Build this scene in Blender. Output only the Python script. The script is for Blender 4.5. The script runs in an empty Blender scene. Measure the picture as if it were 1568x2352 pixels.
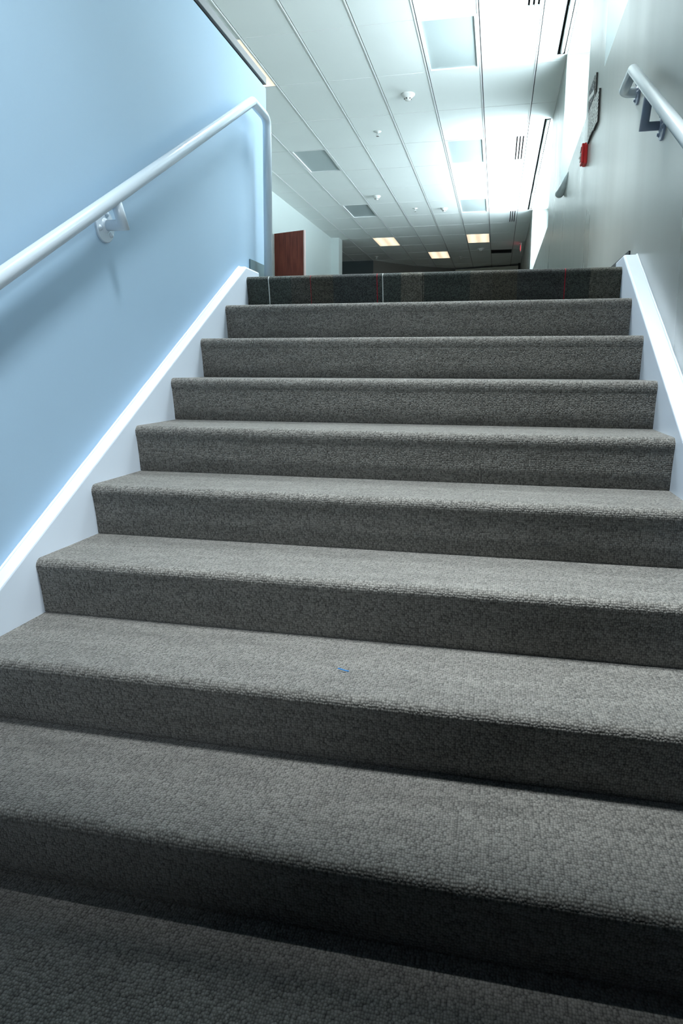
import bpy, bmesh, math, random
from mathutils import Vector, Matrix
random.seed(4)
S = bpy.context.scene
COL = S.collection

# ------------------------------------------------------------------ camera
cd = bpy.data.cameras.new('camera')
cam = bpy.data.objects.new('camera', cd)
COL.objects.link(cam)
S.camera = cam
PITCH, YAW, ROLL = -0.16234, 0.2163, 0.00311
fw = Vector((-math.sin(YAW) * math.cos(PITCH), math.cos(YAW) * math.cos(PITCH), math.sin(PITCH)))
rt = Vector((math.cos(YAW), math.sin(YAW), 0))
up = rt.cross(fw)
rt2 = rt * math.cos(ROLL) + up * math.sin(ROLL)
up2 = up * math.cos(ROLL) - rt * math.sin(ROLL)
M = Matrix((rt2, up2, -fw)).transposed().to_4x4()
M.translation = Vector((1.3103, -3.4835, -0.48098))
cam.matrix_world = M
cd.sensor_fit = 'VERTICAL'
cd.sensor_height = 36.0
cd.lens = 1546.6 / 2352 * 36
cd.shift_x = -11.6 / 2352
cd.shift_y = -75.2 / 2352
cd.clip_start = 0.02

# ------------------------------------------------------------------ world, daylight, exposure
S.view_settings.view_transform = 'Standard'
S.view_settings.look = 'None'
S.view_settings.exposure = 0.0
S.view_settings.gamma = 1.0
SKY = (0.70, 0.88, 1.0)
GROUND = (0.80, 0.93, 1.0)
SKY_STRENGTH = 6.5
GROUND_STRENGTH = 22.0
w = bpy.data.worlds.new('daylight')
S.world = w
w.use_nodes = True
nt = w.node_tree
nt.nodes.clear()
wo = nt.nodes.new('ShaderNodeOutputWorld')
bg = nt.nodes.new('ShaderNodeBackground')
tc = nt.nodes.new('ShaderNodeTexCoord')
sp = nt.nodes.new('ShaderNodeSeparateXYZ')
mr = nt.nodes.new('ShaderNodeMapRange')
mr.inputs['From Min'].default_value = -0.08
mr.inputs['From Max'].default_value = 0.10
mx = nt.nodes.new('ShaderNodeMixRGB')
mx.inputs[1].default_value = (*[c * GROUND_STRENGTH for c in GROUND], 1)
mx.inputs[2].default_value = (*[c * SKY_STRENGTH for c in SKY], 1)
nt.links.new(tc.outputs['Generated'], sp.inputs[0])
nt.links.new(sp.outputs['Z'], mr.inputs['Value'])
nt.links.new(mr.outputs[0], mx.inputs[0])
nt.links.new(mx.outputs[0], bg.inputs['Color'])
nt.links.new(bg.outputs[0], wo.inputs['Surface'])
w.cycles.sampling_method = 'AUTOMATIC'
try:
    S.cycles.max_bounces = 10
    S.cycles.diffuse_bounces = 6
    S.cycles.glossy_bounces = 4
    S.cycles.sample_clamp_indirect = 8.0
    S.cycles.use_denoising = True
except Exception:
    pass

# sunlight thrown back up through the windows by the bright ground outside
sl = bpy.data.lights.new('ground_glare', 'SUN')
sl.energy = 8.5
sl.color = (0.93, 0.98, 1.0)
sl.angle = math.radians(28)
so = bpy.data.objects.new('ground_glare', sl)
COL.objects.link(so)
so.location = (6, 4, -3)
so.rotation_euler = Vector((-0.74, 0.0, 0.67)).to_track_quat('-Z', 'Y').to_euler()

# unseen fill lamp added over the stair to brighten the treads
al = bpy.data.lights.new('stair_fill_light', 'AREA')
al.shape = 'RECTANGLE'
al.size, al.size_y = 0.5, 0.62
al.energy = 62
al.color = (0.91, 0.975, 1.0)
al.spread = math.radians(76)
ao = bpy.data.objects.new('stair_fill_light', al)
COL.objects.link(ao)
ao.location = (1.31, -2.28, 2.915)

# out-of-view fill lamp added ahead of the steps, lighting treads more than risers
al2 = bpy.data.lights.new('landing_fill_light', 'AREA')
al2.shape = 'RECTANGLE'
al2.size, al2.size_y = 0.55, 1.15
al2.energy = 52
al2.color = (0.91, 0.975, 1.0)
al2.spread = math.radians(74)
ao2 = bpy.data.objects.new('landing_fill_light', al2)
COL.objects.link(ao2)
ao2.location = (0.70, 0.753, 2.915)

# the photographer's small flash, turned a little to the left
fl_ = bpy.data.lights.new('camera_flash', 'SPOT')
fl_.energy = 46
fl_.color = (0.86, 0.95, 1.0)
fl_.shadow_soft_size = 0.022
fl_.spot_size = math.radians(92)
fl_.spot_blend = 0.9
flo = bpy.data.objects.new('camera_flash', fl_)
COL.objects.link(flo)
flo.location = (1.16, -3.62, -0.36)
flo.rotation_euler = (Vector((-0.05, -1.45, -0.40)) - Vector(flo.location)).to_track_quat('-Z', 'Y').to_euler()

# ------------------------------------------------------------------ dimensions
T, R, W = 0.30, 0.17314, 1.8681          # tread, riser, stair width
NSTEP = 9
XL, XR = -0.045, 1.932                   # wall faces either side of the stair
ZC = 2.930                               # ceiling
GX, GY, TW, TL = -2.0435, 3.8007, 0.6096, 1.2192   # ceiling grid
YB, YF = -5.6, 21.5
ZLOW = -NSTEP * R
SLOPE = R / T
SILL = 1.505
XOUT = 2.36

# ------------------------------------------------------------------ helpers
def link(name, me, parent=None, mats=()):
    o = bpy.data.objects.new(name, me)
    COL.objects.link(o)
    for m in mats:
        me.materials.append(m)
    if parent is not None:
        o.parent = parent
    return o


class MB:
    """collects shapes into one mesh"""
    def __init__(self):
        self.bm = bmesh.new()
        self.uv = self.bm.loops.layers.uv.new('UVMap')

    def face(self, vs, mat=0, smooth=False):
        try:
            f = self.bm.faces.new(vs)
        except ValueError:
            return None
        f.material_index = mat
        f.smooth = smooth
        return f

    def box(self, x0, x1, y0, y1, z0, z1, mat=0):
        v = [self.bm.verts.new(p) for p in ((x0, y0, z0), (x1, y0, z0), (x1, y1, z0), (x0, y1, z0),
                                            (x0, y0, z1), (x1, y0, z1), (x1, y1, z1), (x0, y1, z1))]
        for q in ((0, 3, 2, 1), (4, 5, 6, 7), (0, 1, 5, 4), (1, 2, 6, 5), (2, 3, 7, 6), (3, 0, 4, 7)):
            self.face([v[i] for i in q], mat)
        return self

    def prism(self, pts, axis, a, b, mat=0):
        """polygon in the plane perpendicular to axis, extruded from a to b"""
        def P(p, h):
            return {'x': (h, p[0], p[1]), 'y': (p[0], h, p[1]), 'z': (p[0], p[1], h)}[axis]
        A = [self.bm.verts.new(P(p, a)) for p in pts]
        B = [self.bm.verts.new(P(p, b)) for p in pts]
        n = len(pts)
        self.face(A, mat)
        self.face(B[::-1], mat)
        for i in range(n):
            self.face([A[i], B[i], B[(i + 1) % n], A[(i + 1) % n]], mat)
        return self

    def tube(self, path, r, seg=20, caps=True, mat=0):
        pts = [Vector(p) for p in path]
        n = len(pts)
        tang = []
        for i in range(n):
            a = (pts[i] - pts[i - 1]).normalized() if i else None
            b = (pts[i + 1] - pts[i]).normalized() if i < n - 1 else None
            tang.append((a or b) if (a is None or b is None) else (a + b).normalized())
        nrm = tang[0].orthogonal().normalized()
        rings = []
        for i in range(n):
            t = tang[i]
            nrm = (nrm - t * nrm.dot(t)).normalized()
            bn = t.cross(nrm)
            k = 1.0
            if 0 < i < n - 1:
                k = 1 / max(0.35, t.dot((pts[i + 1] - pts[i]).normalized()))
            ring = []
            side = None
            if k > 1.001:
                side = ((pts[i + 1] - pts[i]).normalized() - (pts[i] - pts[i - 1]).normalized()).normalized()
            for s in range(seg):
                a = 2 * math.pi * s / seg
                d = nrm * math.cos(a) + bn * math.sin(a)
                if side is not None:
                    d = d + side * d.dot(side) * (k - 1)
                ring.append(self.bm.verts.new(pts[i] + d * r))
            rings.append(ring)
        for i in range(n - 1):
            for s in range(seg):
                self.face([rings[i][s], rings[i][(s + 1) % seg], rings[i + 1][(s + 1) % seg], rings[i + 1][s]], mat, True)
        if caps:
            self.face(rings[0][::-1], mat)
            self.face(rings[-1], mat)
        return self

    def lathe(self, prof, origin, axis=(0, 0, 1), seg=28, mat=0, smooth=True):
        """prof: (radius, height) pairs along axis"""
        q = Vector((0, 0, 1)).rotation_difference(Vector(axis).normalized())
        o = Vector(origin)
        rings = []
        for r, h in prof:
            if r < 1e-6:
                rings.append([self.bm.verts.new(o + q @ Vector((0, 0, h)))])
            else:
                rings.append([self.bm.verts.new(o + q @ Vector((r * math.cos(2 * math.pi * s / seg), r * math.sin(2 * math.pi * s / seg), h))) for s in range(seg)])
        for a, b in zip(rings, rings[1:]):
            for s in range(seg):
                t = (s + 1) % seg
                if len(a) == 1 and len(b) == 1:
                    continue
                if len(a) == 1:
                    self.face([a[0], b[s], b[t]], mat, smooth)
                elif len(b) == 1:
                    self.face([a[s], a[t], b[0]], mat, smooth)
                else:
                    self.face([a[s], a[t], b[t], b[s]], mat, smooth)
        return self

    def build(self, name, mats, parent=None, bevel=0, seg=2, origin=None):
        bmesh.ops.remove_doubles(self.bm, verts=self.bm.verts, dist=1e-6)
        bmesh.ops.recalc_face_normals(self.bm, faces=self.bm.faces)
        if origin is not None:
            bmesh.ops.translate(self.bm, verts=self.bm.verts, vec=-Vector(origin))
        me = bpy.data.meshes.new(name)
        self.bm.to_mesh(me)
        self.bm.free()
        if not isinstance(mats, (list, tuple)):
            mats = [mats]
        o = link(name, me, parent, mats)
        if origin is not None:
            o.location = origin
        if bevel:
            b = o.modifiers.new('bevel', 'BEVEL')
            b.width = bevel
            b.segments = seg
            b.limit_method = 'ANGLE'
            b.angle_limit = math.radians(40)
            b.harden_normals = False
        return o


def arc_path(pts, rad, n=8):
    """round the inner corners of a polyline"""
    P = [Vector(p) for p in pts]
    out = [P[0]]
    for i in range(1, len(P) - 1):
        r = rad[i - 1] if isinstance(rad, (list, tuple)) else rad
        a = (P[i - 1] - P[i]).normalized()
        b = (P[i + 1] - P[i]).normalized()
        ang = a.angle(b)
        d = r / math.tan(ang / 2)
        p0, p1 = P[i] + a * d, P[i] + b * d
        c = P[i] + (a + b).normalized() * (r / math.sin(ang / 2))
        u, v = p0 - c, p1 - c
        tot = u.angle(v)
        for k in range(n + 1):
            t = k / n
            out.append(c + (u * math.sin((1 - t) * tot) + v * math.sin(t * tot)) / math.sin(tot))
    out.append(P[-1])
    return out


def tag(o, label=None, cat=None, group=None, kind=None):
    if label:
        o['label'] = label
    if cat:
        o['category'] = cat
    if group:
        o['group'] = group
    if kind:
        o['kind'] = kind
    return o


def thing(name, loc, label, cat, group=None):
    o = bpy.data.objects.new(name, None)
    COL.objects.link(o)
    o.location = loc
    o.empty_display_size = 0.1
    return tag(o, label, cat, group)


def child(mb, name, mats, root, **k):
    """child mesh given in world coordinates, stored relative to root"""
    bmesh.ops.translate(mb.bm, verts=mb.bm.verts, vec=-Vector(root.location))
    return mb.build(name, mats, root, **k)


def structure(o, label, cat='room'):
    return tag(o, label, cat, kind='structure')


def copy_tree(o, parent=None):
    c = o.copy()
    COL.objects.link(c)
    if parent is not None:
        c.parent = parent
    for ch in list(o.children):
        copy_tree(ch, c)
    return c

# ------------------------------------------------------------------ materials
def mat(name, col=(0.8, 0.8, 0.8), rough=0.5, metal=0.0, emit=None, estr=1.0, spec=0.5):
    m = bpy.data.materials.new(name)
    m.use_nodes = True
    b = m.node_tree.nodes['Principled BSDF']
    b.inputs['Base Color'].default_value = (*col, 1)
    b.inputs['Roughness'].default_value = rough
    b.inputs['Metallic'].default_value = metal
    b.inputs['Specular IOR Level'].default_value = spec
    if emit:
        b.inputs['Emission Color'].default_value = (*emit, 1)
        b.inputs['Emission Strength'].default_value = estr
    return m


def N(m, t, **k):
    n = m.node_tree.nodes.new(t)
    for a, v in k.items():
        setattr(n, a, v)
    return n


def L(m, a, b):
    m.node_tree.links.new(a, b)


def paint(name, col, rough, peel=180, bump=0.06, streak=0.0, spec=0.5):
    """rolled wall paint: orange-peel bump, faint tone drift, optional tall roller streaks"""
    m = mat(name, col, rough, spec=spec)
    b = m.node_tree.nodes['Principled BSDF']
    tcn = N(m, 'ShaderNodeTexCoord')
    n1 = N(m, 'ShaderNodeTexNoise')
    n1.inputs['Scale'].default_value = peel
    n1.inputs['Detail'].default_value = 2
    L(m, tcn.outputs['Object'], n1.inputs['Vector'])
    bp = N(m, 'ShaderNodeBump')
    bp.inputs['Strength'].default_value = bump
    bp.inputs['Distance'].default_value = 0.002
    L(m, n1.outputs['Fac'], bp.inputs['Height'])
    last = bp
    if streak:
        mp = N(m, 'ShaderNodeMapping')
        mp.inputs['Scale'].default_value = (2, 1.5, 0.2)
        n2 = N(m, 'ShaderNodeTexNoise')
        n2.inputs['Scale'].default_value = 2.2
        n2.inputs['Detail'].default_value = 2
        L(m, tcn.outputs['Object'], mp.inputs['Vector'])
        L(m, mp.outputs[0], n2.inputs['Vector'])
        rr = N(m, 'ShaderNodeMapRange')
        rr.inputs['To Min'].default_value = rough - 0.07
        rr.inputs['To Max'].default_value = rough + 0.11
        L(m, n2.outputs['Fac'], rr.inputs['Value'])
        L(m, rr.outputs[0], b.inputs['Roughness'])
    L(m, last.outputs[0], b.inputs['Normal'])
    n3 = N(m, 'ShaderNodeTexNoise')
    n3.inputs['Scale'].default_value = 1.3
    n3.inputs['Detail'].default_value = 3
    L(m, tcn.outputs['Object'], n3.inputs['Vector'])
    mxn = N(m, 'ShaderNodeMixRGB')
    mxn.inputs[1].default_value = (*[c * 0.96 for c in col], 1)
    mxn.inputs[2].default_value = (*[min(1, c * 1.03) for c in col], 1)
    L(m, n3.outputs['Fac'], mxn.inputs[0])
    L(m, mxn.outputs[0], b.inputs['Base Color'])
    return m


def carpet(name, dark, light, cell=0.0052, bands=None, lines=None, bump=0.9):
    """looped pile: rows of small tufts in uv metres, horizontal wear streaks, optional woven bands along u"""
    m = mat(name, light, 1.0, spec=0.1)
    b = m.node_tree.nodes['Principled BSDF']
    uvn = N(m, 'ShaderNodeUVMap', uv_map='UVMap')
    mp = N(m, 'ShaderNodeMapping')
    mp.inputs['Scale'].default_value = (1 / cell, 1 / (cell * 1.25), 1)
    L(m, uvn.outputs[0], mp.inputs['Vector'])
    vo = N(m, 'ShaderNodeTexVoronoi', voronoi_dimensions='2D')
    vo.inputs['Scale'].default_value = 1.0
    vo.inputs['Randomness'].default_value = 0.62
    L(m, mp.outputs[0], vo.inputs['Vector'])
    # tuft height
    h = N(m, 'ShaderNodeMapRange')
    h.inputs['From Min'].default_value = 0.05
    h.inputs['From Max'].default_value = 0.75
    h.inputs['To Min'].default_value = 1.0
    h.inputs['To Max'].default_value = 0.0
    L(m, vo.outputs['Distance'], h.inputs['Value'])
    # yarn shade per tuft
    sepc = N(m, 'ShaderNodeSeparateColor')
    L(m, vo.outputs['Color'], sepc.inputs[0])
    shade = N(m, 'ShaderNodeMath', operation='MULTIPLY_ADD')
    shade.inputs[1].default_value = 0.45
    L(m, sepc.outputs[0], shade.inputs[0])
    hm = N(m, 'ShaderNodeMath', operation='MULTIPLY')
    hm.inputs[1].default_value = 0.55
    L(m, h.outputs[0], hm.inputs[0])
    L(m, hm.outputs[0], shade.inputs[2])
    # wear and nap drift, stretched along the step
    mp2 = N(m, 'ShaderNodeMapping')
    mp2.inputs['Scale'].default_value = (5, 26, 1)
    L(m, uvn.outputs[0], mp2.inputs['Vector'])
    n2 = N(m, 'ShaderNodeTexNoise')
    n2.inputs['Scale'].default_value = 1.0
    n2.inputs['Detail'].default_value = 5
    n2.inputs['Roughness'].default_value = 0.6
    L(m, mp2.outputs[0], n2.inputs['Vector'])
    wear = N(m, 'ShaderNodeMapRange')
    wear.inputs['From Min'].default_value = 0.3
    wear.inputs['From Max'].default_value = 0.7
    wear.inputs['To Min'].default_value = 0.84
    wear.inputs['To Max'].default_value = 1.14
    L(m, n2.outputs['Fac'], wear.inputs['Value'])
    c = N(m, 'ShaderNodeMixRGB')
    c.inputs[1].default_value = (*dark, 1)
    c.inputs[2].default_value = (*light, 1)
    L(m, shade.outputs[0], c.inputs[0])
    cw = N(m, 'ShaderNodeVectorMath', operation='SCALE')
    L(m, c.outputs[0], cw.inputs[0])
    L(m, wear.outputs[0], cw.inputs['Scale'])
    out = cw.outputs[0]
    if bands:
        sx = N(m, 'ShaderNodeSeparateXYZ')
        L(m, uvn.outputs[0], sx.inputs[0])
        sc = N(m, 'ShaderNodeMath', operation='DIVIDE')
        sc.inputs[1].default_value = 2.0
        L(m, sx.outputs[0], sc.inputs[0])
        rp = N(m, 'ShaderNodeValToRGB')
        rp.color_ramp.interpolation = 'CONSTANT'
        els = rp.color_ramp.elements
        els[0].position = 0.0
        els[0].color = (*bands[0][1], 1)
        els[1].position = bands[1][0] / 2
        els[1].color = (*bands[1][1], 1)
        for x, col in bands[2:]:
            e = els.new(x / 2)
            e.color = (*col, 1)
        L(m, sc.outputs[0], rp.inputs[0])
        mul = N(m, 'ShaderNodeMixRGB', blend_type='MULTIPLY')
        mul.inputs[0].default_value = 1.0
        L(m, out, mul.inputs[1])
        L(m, rp.outputs[0], mul.inputs[2])
        out = mul.outputs[0]
        for x, wd, col in lines:
            cmp_ = N(m, 'ShaderNodeMath', operation='COMPARE')
            cmp_.inputs[1].default_value = x
            cmp_.inputs[2].default_value = wd
            L(m, sx.outputs[0], cmp_.inputs[0])
            mm = N(m, 'ShaderNodeMixRGB')
            mm.inputs[2].default_value = (*col, 1)
            L(m, cmp_.outputs[0], mm.inputs[0])
            L(m, out, mm.inputs[1])
            out = mm.outputs[0]
    L(m, out, b.inputs['Base Color'])
    fine = N(m, 'ShaderNodeTexNoise')
    fine.inputs['Scale'].default_value = 2.5
    L(m, mp.outputs[0], fine.inputs['Vector'])
    ad = N(m, 'ShaderNodeMath', operation='MULTIPLY_ADD')
    ad.inputs[1].default_value = 0.35
    L(m, fine.outputs['Fac'], ad.inputs[0])
    L(m, h.outputs[0], ad.inputs[2])
    bp = N(m, 'ShaderNodeBump')
    bp.inputs['Strength'].default_value = bump
    bp.inputs['Distance'].default_value = 0.0022
    L(m, ad.outputs[0], bp.inputs['Height'])
    L(m, bp.outputs[0], b.inputs['Normal'])
    b.inputs['Sheen Weight'].default_value = 0.25
    b.inputs['Sheen Roughness'].default_value = 0.5
    return m


M_wall_l = paint('blue_grey_wall_paint', (0.35, 0.51, 0.66), 0.42, streak=0.0)
M_wall_r = paint('grey_wall_paint', (0.33, 0.355, 0.34), 0.28, streak=0.02)
M_wall_c = paint('pale_wall_paint', (0.62, 0.68, 0.67), 0.38)
M_white = paint('white_semi_gloss_paint', (0.74, 0.83, 0.94), 0.28, peel=90, bump=0.03)
M_rail = paint('white_enamel', (0.60, 0.70, 0.78), 0.22, peel=140, bump=0.02)
M_rail_r = paint('grey_enamel', (0.50, 0.57, 0.60), 0.24, peel=140, bump=0.02)
M_bracket_r = paint('shaded_enamel', (0.20, 0.25, 0.33), 0.3, peel=140, bump=0.03)  # shade on the right brackets put into a darker enamel colour
M_cap = paint('grey_cap_paint', (0.24, 0.25, 0.25), 0.45)
M_black = mat('black_reveal', (0.004, 0.004, 0.004), 0.8, spec=0.1)
M_tile = paint('ceiling_tile_fissured', (0.87, 0.90, 0.89), 0.9, peel=260, bump=0.25, spec=0.1)
M_tee = mat('white_grid_metal', (0.86, 0.87, 0.87), 0.4)
M_slot = mat('black_slot', (0.002, 0.002, 0.002), 0.9, spec=0.02)
M_plenum = mat('dark_plenum', (0.05, 0.06, 0.06), 0.9)
M_cove = paint('teal_vinyl_base', (0.10, 0.16, 0.18), 0.5)
M_cove_d = paint('dark_vinyl_base', (0.03, 0.035, 0.04), 0.5)
M_dark = paint('dark_slate_paint', (0.05, 0.065, 0.068), 0.6)
M_taupe = paint('taupe_paint', (0.16, 0.15, 0.135), 0.6)
M_beige = paint('beige_paint', (0.55, 0.52, 0.44), 0.6)
M_plastic = mat('white_plastic', (0.82, 0.82, 0.80), 0.35)
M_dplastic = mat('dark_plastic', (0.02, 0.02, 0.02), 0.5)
M_chrome = mat('bright_metal', (0.75, 0.75, 0.74), 0.25, 1.0)
M_red = mat('red_enamel', (0.55, 0.018, 0.022), 0.35)
M_red_d = mat('dark_red_enamel', (0.16, 0.008, 0.01), 0.45)
M_tube = mat('lamp_glass', (0.88, 0.94, 0.92), 0.2)
def printed(name, col, ink, rows, dens):
    """sheet printed with rows of short dark strokes"""
    m = mat(name, col, 0.7)
    b = m.node_tree.nodes['Principled BSDF']
    tcn = N(m, 'ShaderNodeTexCoord')
    s_ = N(m, 'ShaderNodeSeparateXYZ')
    L(m, tcn.outputs['Object'], s_.inputs[0])
    zz = N(m, 'ShaderNodeMath', operation='MULTIPLY')
    zz.inputs[1].default_value = rows
    L(m, s_.outputs[2], zz.inputs[0])
    fr = N(m, 'ShaderNodeMath', operation='FRACT')
    L(m, zz.outputs[0], fr.inputs[0])
    ln = N(m, 'ShaderNodeMath', operation='LESS_THAN')
    ln.inputs[1].default_value = 0.5
    L(m, fr.outputs[0], ln.inputs[0])
    fl_ = N(m, 'ShaderNodeMath', operation='FLOOR')
    L(m, zz.outputs[0], fl_.inputs[0])
    yy = N(m, 'ShaderNodeMath', operation='MULTIPLY')
    yy.inputs[1].default_value = 45
    L(m, s_.outputs[1], yy.inputs[0])
    cb = N(m, 'ShaderNodeCombineXYZ')
    L(m, yy.outputs[0], cb.inputs[0])
    L(m, fl_.outputs[0], cb.inputs[1])
    no = N(m, 'ShaderNodeTexNoise')
    no.inputs['Scale'].default_value = 1.0
    no.inputs['Detail'].default_value = 1
    L(m, cb.outputs[0], no.inputs['Vector'])
    gt = N(m, 'ShaderNodeMath', operation='GREATER_THAN')
    gt.inputs[1].default_value = dens
    L(m, no.outputs['Fac'], gt.inputs[0])
    ml = N(m, 'ShaderNodeMath', operation='MULTIPLY')
    L(m, gt.outputs[0], ml.inputs[0])
    L(m, ln.outputs[0], ml.inputs[1])
    mm = N(m, 'ShaderNodeMixRGB')
    mm.inputs[1].default_value = (*col, 1)
    mm.inputs[2].default_value = (*ink, 1)
    L(m, ml.outputs[0], mm.inputs[0])
    L(m, mm.outputs[0], b.inputs['Base Color'])
    return m
M_paper = mat('paper', (0.72, 0.74, 0.72), 0.7)
M_print = printed('printed_paper', (0.72, 0.74, 0.72), (0.04, 0.05, 0.055), 42, 0.50)
M_ink = mat('printed_ink', (0.10, 0.11, 0.12), 0.7)
M_ink2 = printed('printed_picture', (0.06, 0.07, 0.075), (0.75, 0.70, 0.70), 50, 0.58)
M_thread = mat('blue_plastic', (0.02, 0.22, 0.60), 0.35)
M_frame = mat('window_frame_metal', (0.62, 0.66, 0.68), 0.4, 0.3)
M_exit = mat('red_sign_letters', (0.5, 0.02, 0.03), 0.4, emit=(1.0, 0.05, 0.08), estr=2.5)
M_lens = paint('unlit_diffuser', (0.50, 0.57, 0.58), 0.35, peel=500, bump=0.2)

def lens_lit(name, strength):
    """lit diffuser with two lamps glowing through along its length"""
    m = bpy.data.materials.new(name)
    m.use_nodes = True
    b = m.node_tree.nodes['Principled BSDF']
    tcn = N(m, 'ShaderNodeTexCoord')
    s = N(m, 'ShaderNodeSeparateXYZ')
    L(m, tcn.outputs['Generated'], s.inputs[0])
    a = N(m, 'ShaderNodeMath', operation='MULTIPLY')
    a.inputs[1].default_value = math.pi * 4
    L(m, s.outputs[0], a.inputs[0])
    c = N(m, 'ShaderNodeMath', operation='COSINE')
    L(m, a.outputs[0], c.inputs[0])
    r = N(m, 'ShaderNodeMapRange')
    r.inputs['From Min'].default_value = -1
    r.inputs['To Min'].default_value = 1.0
    r.inputs['To Max'].default_value = 0.62
    L(m, c.outputs[0], r.inputs['Value'])
    st = N(m, 'ShaderNodeMath', operation='MULTIPLY')
    st.inputs[1].default_value = strength
    L(m, r.outputs[0], st.inputs[0])
    b.inputs['Base Color'].default_value = (0.6, 0.6, 0.55, 1)
    b.inputs['Emission Color'].default_value = (1.0, 0.80, 0.56, 1)
    L(m, st.outputs[0], b.inputs['Emission Strength'])
    return m
M_lit = lens_lit('lit_diffuser', 1.45)

def wood(name):
    m = mat(name, (0.10, 0.02, 0.012), 0.55, spec=0.3)
    b = m.node_tree.nodes['Principled BSDF']
    tcn = N(m, 'ShaderNodeTexCoord')
    mp = N(m, 'ShaderNodeMapping')
    mp.inputs['Scale'].default_value = (14, 14, 1.1)
    n = N(m, 'ShaderNodeTexNoise')
    n.inputs['Scale'].default_value = 2.0
    n.inputs['Detail'].default_value = 6
    L(m, tcn.outputs['Object'], mp.inputs[0])
    L(m, mp.outputs[0], n.inputs['Vector'])
    rp = N(m, 'ShaderNodeValToRGB')
    rp.color_ramp.elements[0].position = 0.3
    rp.color_ramp.elements[0].color = (0.09, 0.016, 0.010, 1)
    rp.color_ramp.elements[1].position = 0.75
    rp.color_ramp.elements[1].color = (0.22, 0.05, 0.030, 1)
    L(m, n.outputs['Fac'], rp.inputs[0])
    L(m, rp.outputs[0], b.inputs['Base Color'])
    return m
M_wood = wood('mahogany_veneer')

def glass(name):
    m = bpy.data.materials.new(name)
    m.use_nodes = True
    t = m.node_tree
    t.nodes.clear()
    o = t.nodes.new('ShaderNodeOutputMaterial')
    mixn = t.nodes.new('ShaderNodeMixShader')
    tr = t.nodes.new('ShaderNodeBsdfTransparent')
    gl = t.nodes.new('ShaderNodeBsdfGlossy')
    gl.inputs['Roughness'].default_value = 0.02
    tr.inputs['Color'].default_value = (0.95, 0.98, 0.98, 1)
    mixn.inputs[0].default_value = 0.06
    t.links.new(tr.outputs[0], mixn.inputs[1])
    t.links.new(gl.outputs[0], mixn.inputs[2])
    t.links.new(mixn.outputs[0], o.inputs['Surface'])
    return m
M_glass = glass('window_glass')

C_D, C_L = (0.038, 0.0372, 0.035), (0.298, 0.292, 0.268)
M_carpet = carpet('grey_loop_carpet', C_D, C_L)
bands = [(0.0, (.62, .72, .70)), (0.24, (.78, .76, .72)), (0.351, (.72, .68, .60)), (0.467, (.50, .56, .60)),
         (0.701, (.52, .62, .62)), (0.814, (1.1, 1.05, .95)), (0.931, (.46, .54, .53)), (1.158, (.75, .72, .64)),
         (1.272, (.66, .62, .52)), (1.386, (.46, .50, .52)), (1.613, (.48, .55, .53)), (1.726, (1.0, .98, .86))]
bands = [(x, (c[0] * .40, c[1] * .43, c[2] * .43)) for x, c in bands]
M_hall = carpet('bounce_loop_carpet', (0.08, 0.08, 0.075), (0.62, 0.60, 0.55))  # hidden hall carpet made pale to bounce light onto the ceiling
M_band = carpet('striped_loop_carpet', (0.02, 0.02, 0.019), (0.42, 0.40, 0.37), cell=0.0050, bands=bands,
                lines=[(0.121, 0.0022, (.70, .74, .72)), (0.349, 0.0015, (.30, .01, .02)), (0.699, 0.002, (.34, .01, .02)),
                       (0.728, 0.002, (.70, .74, .72)), (0.931, 0.0012, (.004, .004, .004)), (1.613, 0.002, (.34, .01, .02))])

# ------------------------------------------------------------------ setting: walls
# right wall: one wall with three window openings above a sill
OPEN = [(-0.1, 1.63), (2.57, 4.86), (6.83, 12.3)]
mb = MB()
ADDED_WIN = (-1.98, -1.15, .76, 1.46)          # out-of-frame low window added to light the left wall
mb.box(XR, XOUT, YB, ADDED_WIN[0], ZLOW - .2, SILL).box(XR, XOUT, ADDED_WIN[1], YF, ZLOW - .2, SILL)
mb.box(XR, XOUT, ADDED_WIN[0], ADDED_WIN[1], ZLOW - .2, ADDED_WIN[2]).box(XR, XOUT, ADDED_WIN[0], ADDED_WIN[1], ADDED_WIN[3], SILL)
ys = [YB] + [v for o in OPEN for v in o] + [YF]
for a, b_ in zip(ys[0::2], ys[1::2]):
    mb.box(XR, XOUT, a, b_, SILL, ZC + .25)
for a, b_ in OPEN:
    mb.box(XR, XOUT, a, b_, ZC - .012, ZC + .25)
wr = mb.build('wall_right', M_wall_r)
structure(wr, 'grey painted wall on the right with three high window openings', 'wall')

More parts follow.
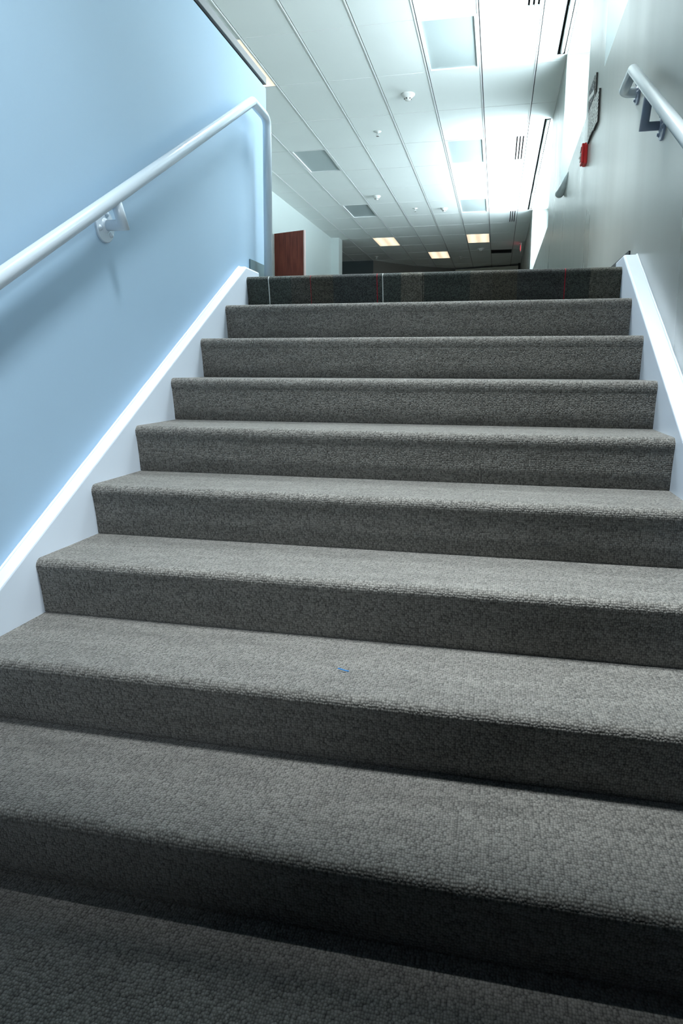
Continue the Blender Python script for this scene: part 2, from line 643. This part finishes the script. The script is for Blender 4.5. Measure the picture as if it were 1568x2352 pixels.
for i, (a, b_) in enumerate(OPEN + [ADDED_WIN[:2]]):
    root = thing('window_%d' % (i + 1), (XOUT - .05, (a + b_) / 2, SILL if i < 3 else ADDED_WIN[2]), None, None)
    root['kind'] = 'structure'
    root['label'] = ['window above the stair in the right wall', 'window behind the pier that carries the paper notices',
                     'long far window in the right wall', 'small low window added beside the stair to light the left wall, unseen'][i]
    root['category'] = 'window'
    f = MB()
    x0, x1 = XOUT - .09, XOUT - .03
    z0, z1 = (SILL, ZC - .012) if i < 3 else ADDED_WIN[2:]
    f.box(x0, x1, a, b_, z0, z0 + .05).box(x0, x1, a, b_, z1 - .05, z1)
    n = max(1, round((b_ - a) / 1.2))
    for k in range(n + 1):
        y = a + .03 + (b_ - a - .06) * k / n
        f.box(x0, x1, y - .03, y + .03, z0 + .05, z1 - .05)
    child(f, 'window_frame', M_frame, root)
    for k in range(n):
        y0 = a + .06 + (b_ - a - .06) * k / n
        y1 = a + (b_ - a - .06) * (k + 1) / n
        g = MB().box(XOUT - .063, XOUT - .057, y0, y1, z0 + .05, z1 - .05)
        child(g, 'pane', M_glass, root)
    pl_ = bpy.data.lights.new('window_portal', 'AREA')
    pl_.shape = 'RECTANGLE'
    pl_.size = (z1 - z0)
    pl_.size_y = (b_ - a)
    pl_.cycles.is_portal = True
    po = bpy.data.objects.new('window_portal', pl_)
    COL.objects.link(po)
    po.location = (XOUT + .02, (a + b_) / 2, (z0 + z1) / 2)
    po.rotation_euler = (0, math.radians(90), 0)

# left guard wall with its capping
mb = MB().box(XL - .13, XL, YB, .493, ZLOW - .2, 1.107)
wl = mb.build('wall_left', M_wall_l)
structure(wl, 'blue grey half-height guard wall on the left of the stair', 'wall')
MB().box(XL - .120, XL - .012, YB, .483, 1.107, 1.126).build('cap_reveal', M_black, wl)
MB().box(XL - .145, XL + .004, YB, .497, 1.126, 1.166).build('wall_cap', M_cap, wl, bevel=.002)

# remaining shell
o = MB().box(-3.25, -3.09, 2.2, 14.56, -.02, ZC + .02).box(-3.25, -2.88, 14.56, 14.95, -.02, ZC + .02).box(-7.0, -3.09, 2.05, 2.2, -.02, ZC + .02).build('wall_corridor', M_wall_c)
structure(o, 'pale corridor wall at the far left ending in a pilaster', 'wall')
o = MB().box(-7.15, -7.0, YB, YF + .2, -.3, ZC + .25).build('wall_outer', M_wall_c)
structure(o, 'outer wall far to the left', 'wall')
o = MB().box(-7.0, -2.66, 18.45, 18.7, -.02, ZC + .02).build('wall_dark', M_dark)
structure(o, 'dark slate wall at the end of the corridor', 'wall')
mb = MB()
mb.prism([(-2.66, 18.45), (-1.54, 19.8), (-.2, 20.75), (1.0, 21.2), (1.0, 21.5), (-2.66, 21.5)], 'z', -.02, ZC + .02)
o = mb.build('wall_diagonal', M_taupe)
structure(o, 'taupe wall turning across the far end of the hall', 'wall')
o = MB().box(-7.15, XOUT, YF, YF + .2, -.3, ZC + .25).build('wall_far', M_taupe)
structure(o, 'wall closing the far end', 'wall')
o = MB().prism([(-.2, 20.55), (1.86, 20.0), (1.86, 20.2), (-.2, 20.7)], 'z', 0, 2.87).build('wall_beige', M_beige)
structure(o, 'low beige partition lit at the far end', 'wall')
o = MB().box(1.86, XR, 19.9, 20.2, 0, ZC).build('trim_1', M_dplastic)
structure(o, 'dark post at the far right end', 'trim')
o = MB().box(-7.15, XOUT, YB - .2, YB, ZLOW - .2, ZC + .25).build('wall_back', M_dark)
structure(o, 'wall behind the viewer', 'wall')

o = MB().box(XL, XR, YB, -2.23, .74, 1.10).build('ceiling', M_taupe)  # unseen slab added to keep lamp light off the lower landing
structure(o, 'added soffit that shades the lower landing, out of view', 'ceiling')

def flat_uv(o, du=0.0):
    me = o.data
    uv = me.uv_layers['UVMap'].data
    for lp in me.loops:
        v = me.vertices[lp.vertex_index].co
        uv[lp.index].uv = (v.x + du, v.y)
    return o

o = flat_uv(MB().box(-7.0, XR, .60, YF, -.25, 0).box(-7.0, XL - .13, YB, .60, -.25, 0).box(XL - .13, XL, .493, .60, -.25, 0).build('floor', M_hall))
structure(o, 'upper hall floor beyond the top step, carpet made pale to bounce light', 'floor')
o = flat_uv(MB().box(XL, XR, YB, -(NSTEP - 1) * T + .036, ZLOW - .2, ZLOW).build('floor', M_carpet))
structure(o, 'lower landing floor in grey carpet at the stair foot', 'floor')

# ------------------------------------------------------------------ ceiling
def gx(i): return GX + i * TW
def gy(j): return GY + j * TL
FIX = {}
for c, rws in ((0, (-3, 0, 3, 6, 9)), (5, (-5,)), (4, (-3, 0, 3, 6, 9)), (2, (11,))):
    for r_ in rws:
        FIX[(c, r_)] = 'light'
SLOT = [(-1), 3, 7]
mb = MB()
ILO, JLO, JHI = -9, -8, 15
for i in range(ILO, 7):
    xa = max(gx(i) + .012, -7.0)
    xb = min(gx(i + 1) - .012, XR - .012)
    for j in range(JLO, JHI):
        ya, yb = max(gy(j) + .007, YB), min(gy(j + 1) - .007, YF)
        if yb - ya < .02 or xb - xa < .02 or (i, j) in FIX:
            continue
        if i == 5 and j in SLOT:
            mb.box(xa, 1.440, ya, yb, ZC, ZC + .018)
            continue
        if i == 5 and j == 11:
            mb.box(xa, xb, ya + .62, yb, ZC, ZC + .018)
            continue
        if i == 6:
            # cove slot along the windows: tile is cut short there
            segs = []
            y = ya
            for p, q in ((-.1, 4.86), (6.83, 12.3)):
                if yb <= p or ya >= q:
                    continue
                segs.append((max(ya, p), min(yb, q)))
            cur = ya
            for p, q in segs:
                if p > cur:
                    mb.box(xa, xb, cur, p, ZC, ZC + .018)
                mb.box(xa, 1.826, p, q, ZC, ZC + .018)
                cur = q
            if cur < yb:
                mb.box(xa, xb, cur, yb, ZC, ZC + .018)
            continue
        mb.box(xa, xb, ya, yb, ZC, ZC + .018)
cl = mb.build('ceiling', M_tile)
structure(cl, 'suspended ceiling of white rectangular tiles', 'ceiling')
mb = MB()
for i in range(ILO + 1, 7):
    if gx(i) < -7:
        continue
    mb.box(gx(i) - .012, gx(i) + .001, YB, YF, ZC - .006, ZC + .02)
for j in range(JLO, JHI + 1):
    y = gy(j)
    if not (YB < y < YF):
        continue
    for i in range(ILO, 7):
        xa = max(gx(i) + .012, -7.0)
        xb = min(gx(i + 1) - .012, XR - .012)
        if i == 6 and (-.1 < y < 4.86 or 6.83 < y < 12.3):
            xb = 1.826
        if xb > xa:
            mb.box(xa, xb, y - .007, y + .001, ZC - .003, ZC + .02)
mb.box(XR - .012, XR, 4.86, 6.83, ZC - .004, ZC + .02).box(XR - .012, XR, 12.3, YF, ZC - .004, ZC + .02)
mb.build('ceiling_grid', M_tee, cl)
MB().box(-7.15, XOUT, YB, YF, ZC + .12, ZC + .25).build('slab', M_plenum, cl)
MB().box(-7.15, 1.826, YB, YF, ZC + .021, ZC + .03).box(1.826, XR, YB, -.1, ZC + .021, ZC + .03).box(1.826, XR, 4.86, 6.83, ZC + .021, ZC + .03).box(1.826, XR, 12.3, YF, ZC + .021, ZC + .03).build('plenum_liner', M_plenum, cl)

# recessed 2x4 fixtures
def troffer(c, r_, lit, label):
    x0, x1, y0, y1 = gx(c) + .012, gx(c + 1) - .012, gy(r_) + .004, gy(r_ + 1) - .004
    root = thing('ceiling_light', ((x0 + x1) / 2, (y0 + y1) / 2, ZC), label, 'ceiling light', 'recessed ceiling lights')
    f = MB()
    fwid = .010 if lit else .03
    f.box(x0, x0 + fwid, y0, y1, ZC - .004, ZC + .018).box(x1 - fwid, x1, y0, y1, ZC - .004, ZC + .018)
    f.box(x0 + fwid, x1 - fwid, y0, y0 + fwid, ZC - .004, ZC + .018).box(x0 + fwid, x1 - fwid, y1 - fwid, y1, ZC - .004, ZC + .018)
    child(f, 'light_frame', M_tee, root)
    z = ZC + .013 if not lit else ZC - .001
    d = MB().box(x0 + fwid, x1 - fwid, y0 + fwid, y1 - fwid, z, z + .006)
    child(d, 'diffuser', M_lit if lit else M_lens, root)
    return root
LBL = {
    (0, 0): (1, 'lit warm ceiling light half hidden behind the left guard wall'),
    (4, 0): (0, 'large unlit grey ceiling light panel nearest the top of the stair'),
    (0, 3): (0, 'unlit grey ceiling light just right of the white handrail post'),
    (4, 3): (0, 'pale unlit ceiling light beside the bright window strip, left of a slot vent'),
    (0, 6): (0, 'dark unlit ceiling light farther down the left row'),
    (4, 6): (0, 'unlit ceiling light just before the right lit light'),
    (0, 9): (1, 'lit warm ceiling light, leftmost of the three at the far end'),
    (4, 9): (1, 'lit warm ceiling light, rightmost of the three at the far end'),
    (2, 11): (1, 'lit warm ceiling light, lowest and middle of the three far ones'),
    (0, -3): (1, 'lit ceiling light over the hall left of the stair, out of the picture'),
    (5, -5): (1, 'lit ceiling light added over the right side of the stair, unseen'),  # fixture added outside the row pattern to dress the stair fill lamp
    (4, -3): (1, 'unseen ceiling light over the top of the stair, switched on to brighten it'),  # unseen fixture continuing the row, lit to brighten the treads
}
for k, (lit, lab) in LBL.items():
    if k in FIX:
        troffer(*k, lit, lab)

# linear slot diffusers
SV = {-1: 'slotted air vent at the top edge of the picture by the window lamp',
      3: 'slotted air vent in the brightest ceiling strip, halfway down the hall',
      7: 'slotted air vent farthest away, above the far right lit light'}
for j, lab in SV.items():
    y0, y1 = gy(j) + .004, gy(j + 1) - .004
    x0, x1 = 1.440, gx(6) - .012
    root = thing('ceiling_vent', ((x0 + x1) / 2, (y0 + y1) / 2, ZC), lab, 'air vent', 'slotted ceiling vents')
    f = MB()
    n = 3
    bar = .026
    gap = (x1 - x0 - bar * (n + 1)) / n
    for k in range(n + 1):
        xa = x0 + k * (bar + gap)
        f.box(xa, xa + bar, y0, y1, ZC - .003, ZC + .018)
    f.box(x0, x1, y0, y0 + .012, ZC - .002, ZC + .018).box(x0, x1, y1 - .012, y1, ZC - .002, ZC + .018)
    child(f, 'vent_frame', M_tee, root)
    for k in range(n):
        xa = x0 + bar + k * (bar + gap)
        child(MB().box(xa, xa + gap, y0 + .012, y1 - .012, ZC + .016, ZC + .018), 'slot', M_slot, root)
# return grille
root = thing('return_grille', ((gx(5) + gx(6)) / 2, gy(11) + .31, ZC), 'dark flat return air grille in the far ceiling right of the lit lights', 'air vent')
f = MB()
x0, x1, y0, y1 = gx(5) + .012, gx(6) - .012, gy(11) + .006, gy(11) + .61
f.box(x0, x1, y0, y0 + .02, ZC - .003, ZC + .018).box(x0, x1, y1 - .02, y1, ZC - .003, ZC + .018)
f.box(x0, x0 + .02, y0 + .02, y1 - .02, ZC - .003, ZC + .018).box(x1 - .02, x1, y0 + .02, y1 - .02, ZC - .003, ZC + .018)
child(f, 'grille_frame', M_dark, root)
f = MB()
for k in range(14):
    y = y0 + .04 + k * .038
    f.prism([(y, ZC + .002), (y + .026, ZC + .016), (y + .028, ZC + .015), (y + .002, ZC + .001)], 'x', x0 + .02, x1 - .02)
child(f, 'louvres', M_dark, root)

# strip lamps in the cove over the windows
def strip_lamp(y0, y1, label, joints, tube=None):
    root = thing('strip_lamp', (1.87, (y0 + y1) / 2, ZC), label, 'strip lamp', 'strip lamps along the windows')
    h = MB()
    h.box(1.826, 1.832, y0, y1, ZC - .004, ZC + .10).box(1.832, 1.905, y0, y1, ZC + .09, ZC + .10)
    h.box(1.832, 1.905, y1 - .006, y1, ZC - .002, ZC + .09).box(1.832, 1.905, y0, y0 + .006, ZC - .002, ZC + .09)
    child(h, 'lamp_housing', M_black, root)
    child(MB().box(1.905, 1.931, y0, y1, ZC - .006, ZC + .10), 'lamp_trim', M_tee, root)
    L_ = (y1 - y0 - .05) / joints
    for k in range(joints):
        a = y0 + .03 + k * L_
        t = MB().tube([(1.872, a, ZC + .012), (1.872, a + L_ - .012, ZC + .012)], .024, seg=16)
        child(t, 'lamp_tube', tube or M_tube, root)
strip_lamp(-0.1, 4.86, 'white tube strip lamp over the windows nearest the stair', 5)
strip_lamp(6.83, 12.3, 'long strip lamp over the farther window in the right ceiling edge', 4)

# detectors and sprinklers
def smoke(x, y, label, k=1.0):
    root = thing('smoke_detector', (x, y, ZC), label, 'smoke detector', 'smoke detectors on the ceiling')
    b_ = MB().lathe([(0, 0), (.088 * k, 0), (.086 * k, -.014), (.074 * k, -.02), (.068 * k, -.032), (.048 * k, -.046), (.046 * k, -.05), (0, -.05)], (x, y, ZC))
    child(b_, 'detector_base', M_plastic, root)
    hd = MB().lathe([(0, -.05), (.042 * k, -.05), (.040 * k, -.062), (.030 * k, -.075), (0, -.077)], (x, y, ZC))
    ho = child(hd, 'sensor_cap', M_plastic, root)
    for a in range(6):
        an = a * math.pi / 3 + .3
        cx_, cy_ = x + .0405 * k * math.cos(an), y + .0405 * k * math.sin(an)
        s_ = MB().lathe([(0, -.006), (.008, -.006), (.008, .006), (0, .006)], (cx_, cy_, ZC - .058), (0, 0, 1), seg=10)
        bmesh.ops.translate(s_.bm, verts=s_.bm.verts, vec=-Vector(root.location))
        s_.build('sensor_slot', M_dplastic, ho)
    return root
smoke(.088, 5.60, 'nearest white smoke detector with dark slots on the ceiling')
smoke(-1.162, 10.5, 'white smoke detector on the ceiling left of the far lit lights', .9)
smoke(.079, 11.8, 'white smoke detector on the ceiling above the lowest lit light', .9)
smoke(.74, 16.9, 'smoke detector in the dim ceiling under the right lit light', 1.2)

def sprinkler(x, y, label):
    root = thing('sprinkler_head', (x, y, ZC), label, 'sprinkler', 'sprinkler heads on the ceiling')
    child(MB().lathe([(0, 0), (.055, 0), (.052, -.006), (.022, -.012), (.020, -.02), (0, -.02)], (x, y, ZC)), 'escutcheon', M_plastic, root)
    c_ = MB()
    c_.tube([(x, y, ZC - .02), (x, y, ZC - .035)], .010, seg=12)
    for s in (-1, 1):
        c_.tube([(x + s * .008, y, ZC - .03), (x + s * .020, y, ZC - .045), (x, y, ZC - .062)], .004, seg=8)
    child(c_, 'sprinkler_frame', M_chrome, root)
    child(MB().lathe([(0, -.062), (.024, -.062), (.024, -.065), (0, -.065)], (x, y, ZC)), 'deflector', M_chrome, root)
sprinkler(-.514, 6.85, 'small sprinkler head left of the nearest smoke detector')
sprinkler(-.534, 11.7, 'small faint sprinkler between two distant smoke detectors')
sprinkler(.099, 18.2, 'sprinkler head beside the middle lit light in the dim ceiling')
sprinkler(-2.421, 17.7, 'sprinkler head in the dim ceiling near the dark slate wall')

# exit sign hung edge-on
root = thing('exit_sign', (1.83, 16.3, ZC), 'small exit sign hanging edge-on from the far ceiling, glowing red', 'exit sign')
child(MB().box(1.815, 1.845, 16.15, 16.45, ZC - .235, ZC - .03), 'sign_box', M_plastic, root, bevel=.004)
child(MB().lathe([(0, 0), (.06, 0), (.055, -.02), (.012, -.024), (.012, -.04), (0, -.04)], (1.83, 16.3, ZC)), 'canopy', M_plastic, root)
tcu = bpy.data.curves.new('exit_text', 'FONT')
tcu.body = 'EXIT'
tcu.size = .17
tcu.extrude = .002
tcu.align_x = 'CENTER'
tcu.align_y = 'CENTER'
tmp = bpy.data.objects.new('tmp_text', tcu)
COL.objects.link(tmp)
dg = bpy.context.evaluated_depsgraph_get()
tm = bpy.data.meshes.new_from_object(tmp.evaluated_get(dg))
bpy.data.objects.remove(tmp)
for v in tm.vertices:
    x, y, z = v.co
    v.co = (-.0165 - z, -x * .75, y - .1325)
tm.materials.clear()
link('sign_letters', tm, root, [M_exit])

# ------------------------------------------------------------------ staircase
def strip(path, x0, x1, nx, name, m, root, v0=0.0):
    """carpet sheet: profile path in (y, z) swept from x0 to x1, uv in metres"""
    bm = bmesh.new()
    uv = bm.loops.layers.uv.new('UVMap')
    s = [v0]
    for a, b_ in zip(path, path[1:]):
        s.append(s[-1] + math.hypot(b_[0] - a[0], b_[1] - a[1]))
    grid = [[bm.verts.new((x0 + (x1 - x0) * i / nx, p[0], p[1])) for i in range(nx + 1)] for p in path]
    for k in range(len(path) - 1):
        for i in range(nx):
            f = bm.faces.new((grid[k][i], grid[k][i + 1], grid[k + 1][i + 1], grid[k + 1][i]))
            f.smooth = True
            for lp in f.loops:
                kk = k if lp.vert in grid[k] else k + 1
                lp[uv].uv = (lp.vert.co.x, s[kk])
    me = bpy.data.meshes.new(name)
    bm.to_mesh(me)
    bm.free()
    o_ = link(name, me, root, [m])
    return o_

stair = thing('staircase', (0, 0, 0), 'wide staircase covered in grey looped carpet, rising to the upper hall', 'staircase')
NR = .022
UND = .030
for k in range(NSTEP):
    yk, zk = -k * T, -k * R
    top = k == 0
    m = M_band if top else M_carpet
    bend = (yk + .007, zk - .046)
    path = [(yk + UND, zk - R), (yk + UND - .004, zk - R + .004), (yk + .018, zk - R * .62), bend]
    o = strip(path, 0, W, 12, 'riser', m, stair, v0=k * .5)
    if top:
        o['label'] = 'top riser in dark striped carpet with red and white lines'
    # nosing arc from the riser over to the tread
    c = (yk + NR, zk - NR)
    arc = [bend, (yk + .002, zk - .034)]
    for a in range(0, 10):
        an = math.pi + .05 - (math.pi / 2 + .05) * a / 9
        arc.append((c[0] + NR * math.cos(an), c[1] + NR * math.sin(an)))
    back = yk + T + UND - .001 if not top else .60
    arc += [(yk + .05, zk), (yk + .16, zk - .0006), (back, zk)]
    o = strip(arc, 0, W, 12, 'tread', m, stair, v0=k * .5 + R)
    if top:
        o['label'] = 'landing edge in dark striped carpet with red and white lines'
# body of concrete under the carpet
pts = [(.60, -.006), (UND + .008, -.006)]
for k in range(NSTEP):
    yk, zk = -k * T, -k * R
    pts += [(yk + UND + .008, zk - R - .006), (yk - T + UND + .008, zk - R - .006)] if k < NSTEP - 1 else [(yk + UND + .008, zk - R - .2)]
pts += [(.60, ZLOW - .2)]
MB().prism(pts, 'x', 0.0, W).build('stair_core', M_plenum, stair)

# sloping skirt boards
def skirt(xa, xb, side, label):
    up_ = .047
    y_end = .205
    low = -(NSTEP - 1) * T
    top = [(y_end, up_ - .022), (y_end - .004, up_ + .0), (-.005, up_ + .002)]
    top = [(y_end, .047), (0.0, .050), (low - .35, .050 + (low - .35) * SLOPE)]
    pts = [(y_end, -.003)] + top + [(low - .35, ZLOW - .01), (low + .02, ZLOW - .01), (low + .02, ZLOW - .15), (.0, -R * 1.6)]
    o_ = MB().prism(pts, 'x', xa, xb).build('baseboard_' + side, M_white, bevel=.009, seg=3)
    structure(o_, label, 'baseboard')
    # bead of sealant where the board meets the wall
    mbd = MB()
    xw = xa + .003 if side == 'left' else xb - .003
    P = []
    for q in range(60):
        t = q / 59
        y = y_end * (1 - t) + (low - .35) * t
        z = (.050 if y > 0 else .050 + y * SLOPE) + .001
        P.append((xw + random.uniform(-.0006, .0006), y, z))
    mbd.tube(P, .0042, seg=8)
    mbd.build('sealant_bead', M_white, o_)
    return o_
skirt(XL, 0, 'left', 'white painted sloping skirt board along the left of the stair')
skirt(W, XR, 'right', 'white painted sloping skirt board along the right of the stair')
# vinyl base on the upper floor
o = MB().box(XL, XL + .008, .165, .493, 0, .115).build('trim_2', M_cove)
structure(o, 'teal vinyl base at the end of the left guard wall', 'trim')
o = MB().box(XR - .008, XR, .20, 4.0, 0, .10).box(XR - .008, XR, 4.0, YF, 0, .10).build('trim_3', M_cove_d)
structure(o, 'dark vinyl base along the right wall of the upper hall', 'trim')

# ------------------------------------------------------------------ handrails
RR = .0235
def flange_set(root, bx, wx, y, z, rail_z, m, arm_r=.0175, stub=True):
    """wall plate, arm and upright of one rail bracket; bx = rail x, wx = wall x"""
    s = 1 if bx > wx else -1
    a = MB()
    if stub:
        a.tube([(wx + s * .006, y, z), (bx, y, z), (bx, y - rail_z * .5, z + rail_z * .866)], arm_r, seg=18)
    br = child(a, 'bracket', m, root)
    fl = MB().lathe([(0, 0), (.056, 0), (.056, .0075), (.054, .009), (.026, .009), (.022, .014), (.019, .017), (0, .017)], (wx, y, z), (s, 0, 0), seg=36, smooth=False)
    bmesh.ops.translate(fl.bm, verts=fl.bm.verts, vec=-Vector(root.location))
    fo = fl.build('wall_flange', m, br)
    for an in (200, 320, 80):
        yy, zz = y + .040 * math.cos(math.radians(an)), z + .040 * math.sin(math.radians(an))
        bl = MB().lathe([(0, .009), (.0105, .009), (.0105, .0115), (.007, .012), (.007, .016), (.004, .0175), (0, .0175)], (wx, yy, zz), (s, 0, 0), seg=12)
        bmesh.ops.translate(bl.bm, verts=bl.bm.verts, vec=-Vector(root.location))
        bl.build('bolt', m, br)
    return br

# left
bx = .030
zt = .875
root = thing('handrail', (bx, .30, 0), 'white pipe handrail on the left guard wall, bending down to the upper floor', 'handrail')
path = arc_path([(bx, -3.9, zt - 3.955 * .576), (bx, .055, zt), (bx, .285, zt - .006), (bx, .270, 0.0)], [.02, .05])
child(MB().tube(path, RR, seg=28), 'rail', M_rail, root)
flange_set(root, bx, XL, -1.268, .008, .10, M_rail, .0185)
flange_set(root, bx, XL, -2.60, .012 - 1.330 * .576, .105, M_rail, .0185)

# right
bx = 1.858
zt = .850
root = thing('handrail', (bx, .0, zt), 'grey pipe handrail on the right wall, returning to the wall at its top', 'handrail')
path = arc_path([(bx, -3.9, zt - 3.9 * .578), (bx, 0.0, zt), (bx, .268, zt), (XR - .004, .268, zt)], [.012, .045])
child(MB().tube(path, RR, seg=28), 'rail', M_rail_r, root)
b_ = flange_set(root, bx, XR, .23, zt, 0, M_bracket_r, stub=False) if False else None
fl = MB().lathe([(0, 0), (.056, 0), (.056, .008), (.054, .009), (.028, .009), (.025, .014), (0, .014)], (XR, .268, zt), (-1, 0, 0), seg=36, smooth=False)
fo = child(fl, 'wall_flange', M_bracket_r, root)
fo['label'] = 'flange at the top return, its shade put into the slate colour'
for an in (200, 320, 80):
    bl = MB().lathe([(0, .009), (.0105, .009), (.0105, .0115), (.007, .012), (.007, .016), (0, .0175)],
                    (XR, .268 + .041 * math.cos(math.radians(an)), zt + .041 * math.sin(math.radians(an))), (-1, 0, 0), seg=12)
    bmesh.ops.translate(bl.bm, verts=bl.bm.verts, vec=-Vector(root.location))
    bl.build('bolt', M_bracket_r, fo)
br = flange_set(root, bx, XR, -.352, .497, .122, M_bracket_r)
br['label'] = 'angled bracket under the right rail, its shade put into the slate colour'
br = flange_set(root, bx, XR, -1.9, .497 - 1.548 * .578, .122, M_bracket_r)
br['label'] = 'lower bracket under the right rail, shade put into its slate colour'

# short pipe end coming out of the right wall below the second window
root = thing('pipe_stub', (1.90, 4.3, 1.40), 'short grey capped pipe end sticking out of the right wall below the window', 'pipe')
child(MB().tube([(1.968, 3.95, 1.452), (1.890, 4.40, 1.370)], .042, seg=24, caps=True), 'pipe_body', M_rail_r, root)
child(MB().lathe([(0, 0), (.044, 0), (.044, .012), (.036, .020), (0, .024)], (1.890, 4.40, 1.370), Vector((-.078, .45, -.082)), seg=24), 'pipe_cap', M_chrome, root)

# ------------------------------------------------------------------ wall items
# fire alarm pull box
root = thing('fire_alarm_box', (XR, 2.37, 1.165), 'small red fire alarm box on the right wall under the paper notices', 'fire alarm')
y0, y1, z0, z1 = 2.33, 2.44, 1.10, 1.25
child(MB().box(XR - .026, XR, y0, y1, z0, z1), 'back_box', M_red, root, bevel=.004)
child(MB().box(XR - .044, XR - .026, y0 + .001, y1 - .001, z0 + .004, z1 - .001), 'cover', M_red, root, bevel=.006)
child(MB().box(XR - .048, XR - .043, y0 + .02, y1 - .02, z0 + .10, z0 + .125), 'pull_slot', M_red_d, root)
hb = MB().box(XR - .055, XR - .044, y0 + .018, y1 - .018, z0 + .055, z0 + .082).box(XR - .053, XR - .044, y0 + .045, y1 - .045, z0 + .022, z0 + .055)
child(hb, 'pull_handle', M_plastic, root, bevel=.003)

# paper notices
def notice(y0, y1, z0, z1, x, label, seed, pic):
    root = thing('paper_notice', (x, (y0 + y1) / 2, (z0 + z1) / 2), label, 'notice', 'paper notices on the pier')
    bm = MB()
    n = 6
    for a in range(n):
        ya, yb = y0 + (y1 - y0) * a / n, y0 + (y1 - y0) * (a + 1) / n
        ca = .004 * math.sin(math.pi * a / n)
        cb = .004 * math.sin(math.pi * (a + 1) / n)
        bm.prism([(x - ca, ya), (x - cb, yb), (x - cb + .0012, yb), (x - ca + .0012, ya)], 'z', z0, z1)
    child(bm, 'sheet', M_print, root)
    child(MB().box(x + .0016, XR, y0 + .002, y1 - .004, z0 + .003, z1 - .003), 'shadow_gap_board', M_dplastic, root)  # dark board added to stand in for the shadow behind the sheet
    xx = x - .0056
    if pic:
        h_ = (z1 - z0) * .42
        child(MB().box(xx, xx + .0006, y0 + .012, y1 - .012, z1 - h_, z1 - .012), 'picture', M_ink2, root)
        st = MB().prism([(y0 + .012, z1 - h_ + .02), (y0 + .012, z1 - h_ + .05), (y1 - .012, z1 - .05), (y1 - .012, z1 - .08)], 'x', xx - .0006, xx)
        child(st, 'picture_stripe', M_paper, root)
    return root
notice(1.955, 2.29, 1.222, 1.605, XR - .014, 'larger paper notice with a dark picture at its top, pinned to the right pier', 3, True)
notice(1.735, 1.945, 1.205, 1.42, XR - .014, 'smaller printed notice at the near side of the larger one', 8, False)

# open door leaf at the far left
root = thing('door_leaf', (-3.07, 9.74, 0), 'mahogany door leaf standing open in the left corridor', 'door')
ang = math.atan2(9.5 - 9.74, -2.385 + 3.07)
wd = math.hypot(.685, .24)
root.rotation_euler = (0, 0, ang)
lf = MB().box(0, wd - .022, 0, .044, .006, 2.14).build('door_panel', M_wood, root)
MB().box(wd - .022, wd, 0, .044, .006, 2.14).build('door_edge', mat('pale_door_edge', (.62, .45, .42), .4), root)
kn = MB()
kn.lathe([(0, 0), (.03, 0), (.03, .008), (.011, .012), (.011, .05), (0, .05)], (wd - .08, 0, 1.0), (0, -1, 0), seg=20)
kn.tube([(wd - .08, -.05, 1.0), (wd - .20, -.05, 1.0)], .009, seg=12)
kn.build('door_handle', M_chrome, root)
for z in (.25, 1.05, 1.85):
    MB().tube([(0.004, .048, z - .05), (0.004, .048, z + .05)], .008, seg=10).build('hinge', M_chrome, root)

# blue scrap on the seventh tread
P = [(.957, -1.966, -7 * R + .0045), (.965, -1.9695, -7 * R + .0052), (.975, -1.9735, -7 * R + .0050), (.986, -1.975, -7 * R + .0045)]
o = MB().tube(P, .0016, seg=8).build('plastic_scrap', M_thread, origin=(.971, -1.971, -7 * R))
tag(o, 'tiny blue plastic scrap lying on a lower tread', 'litter')
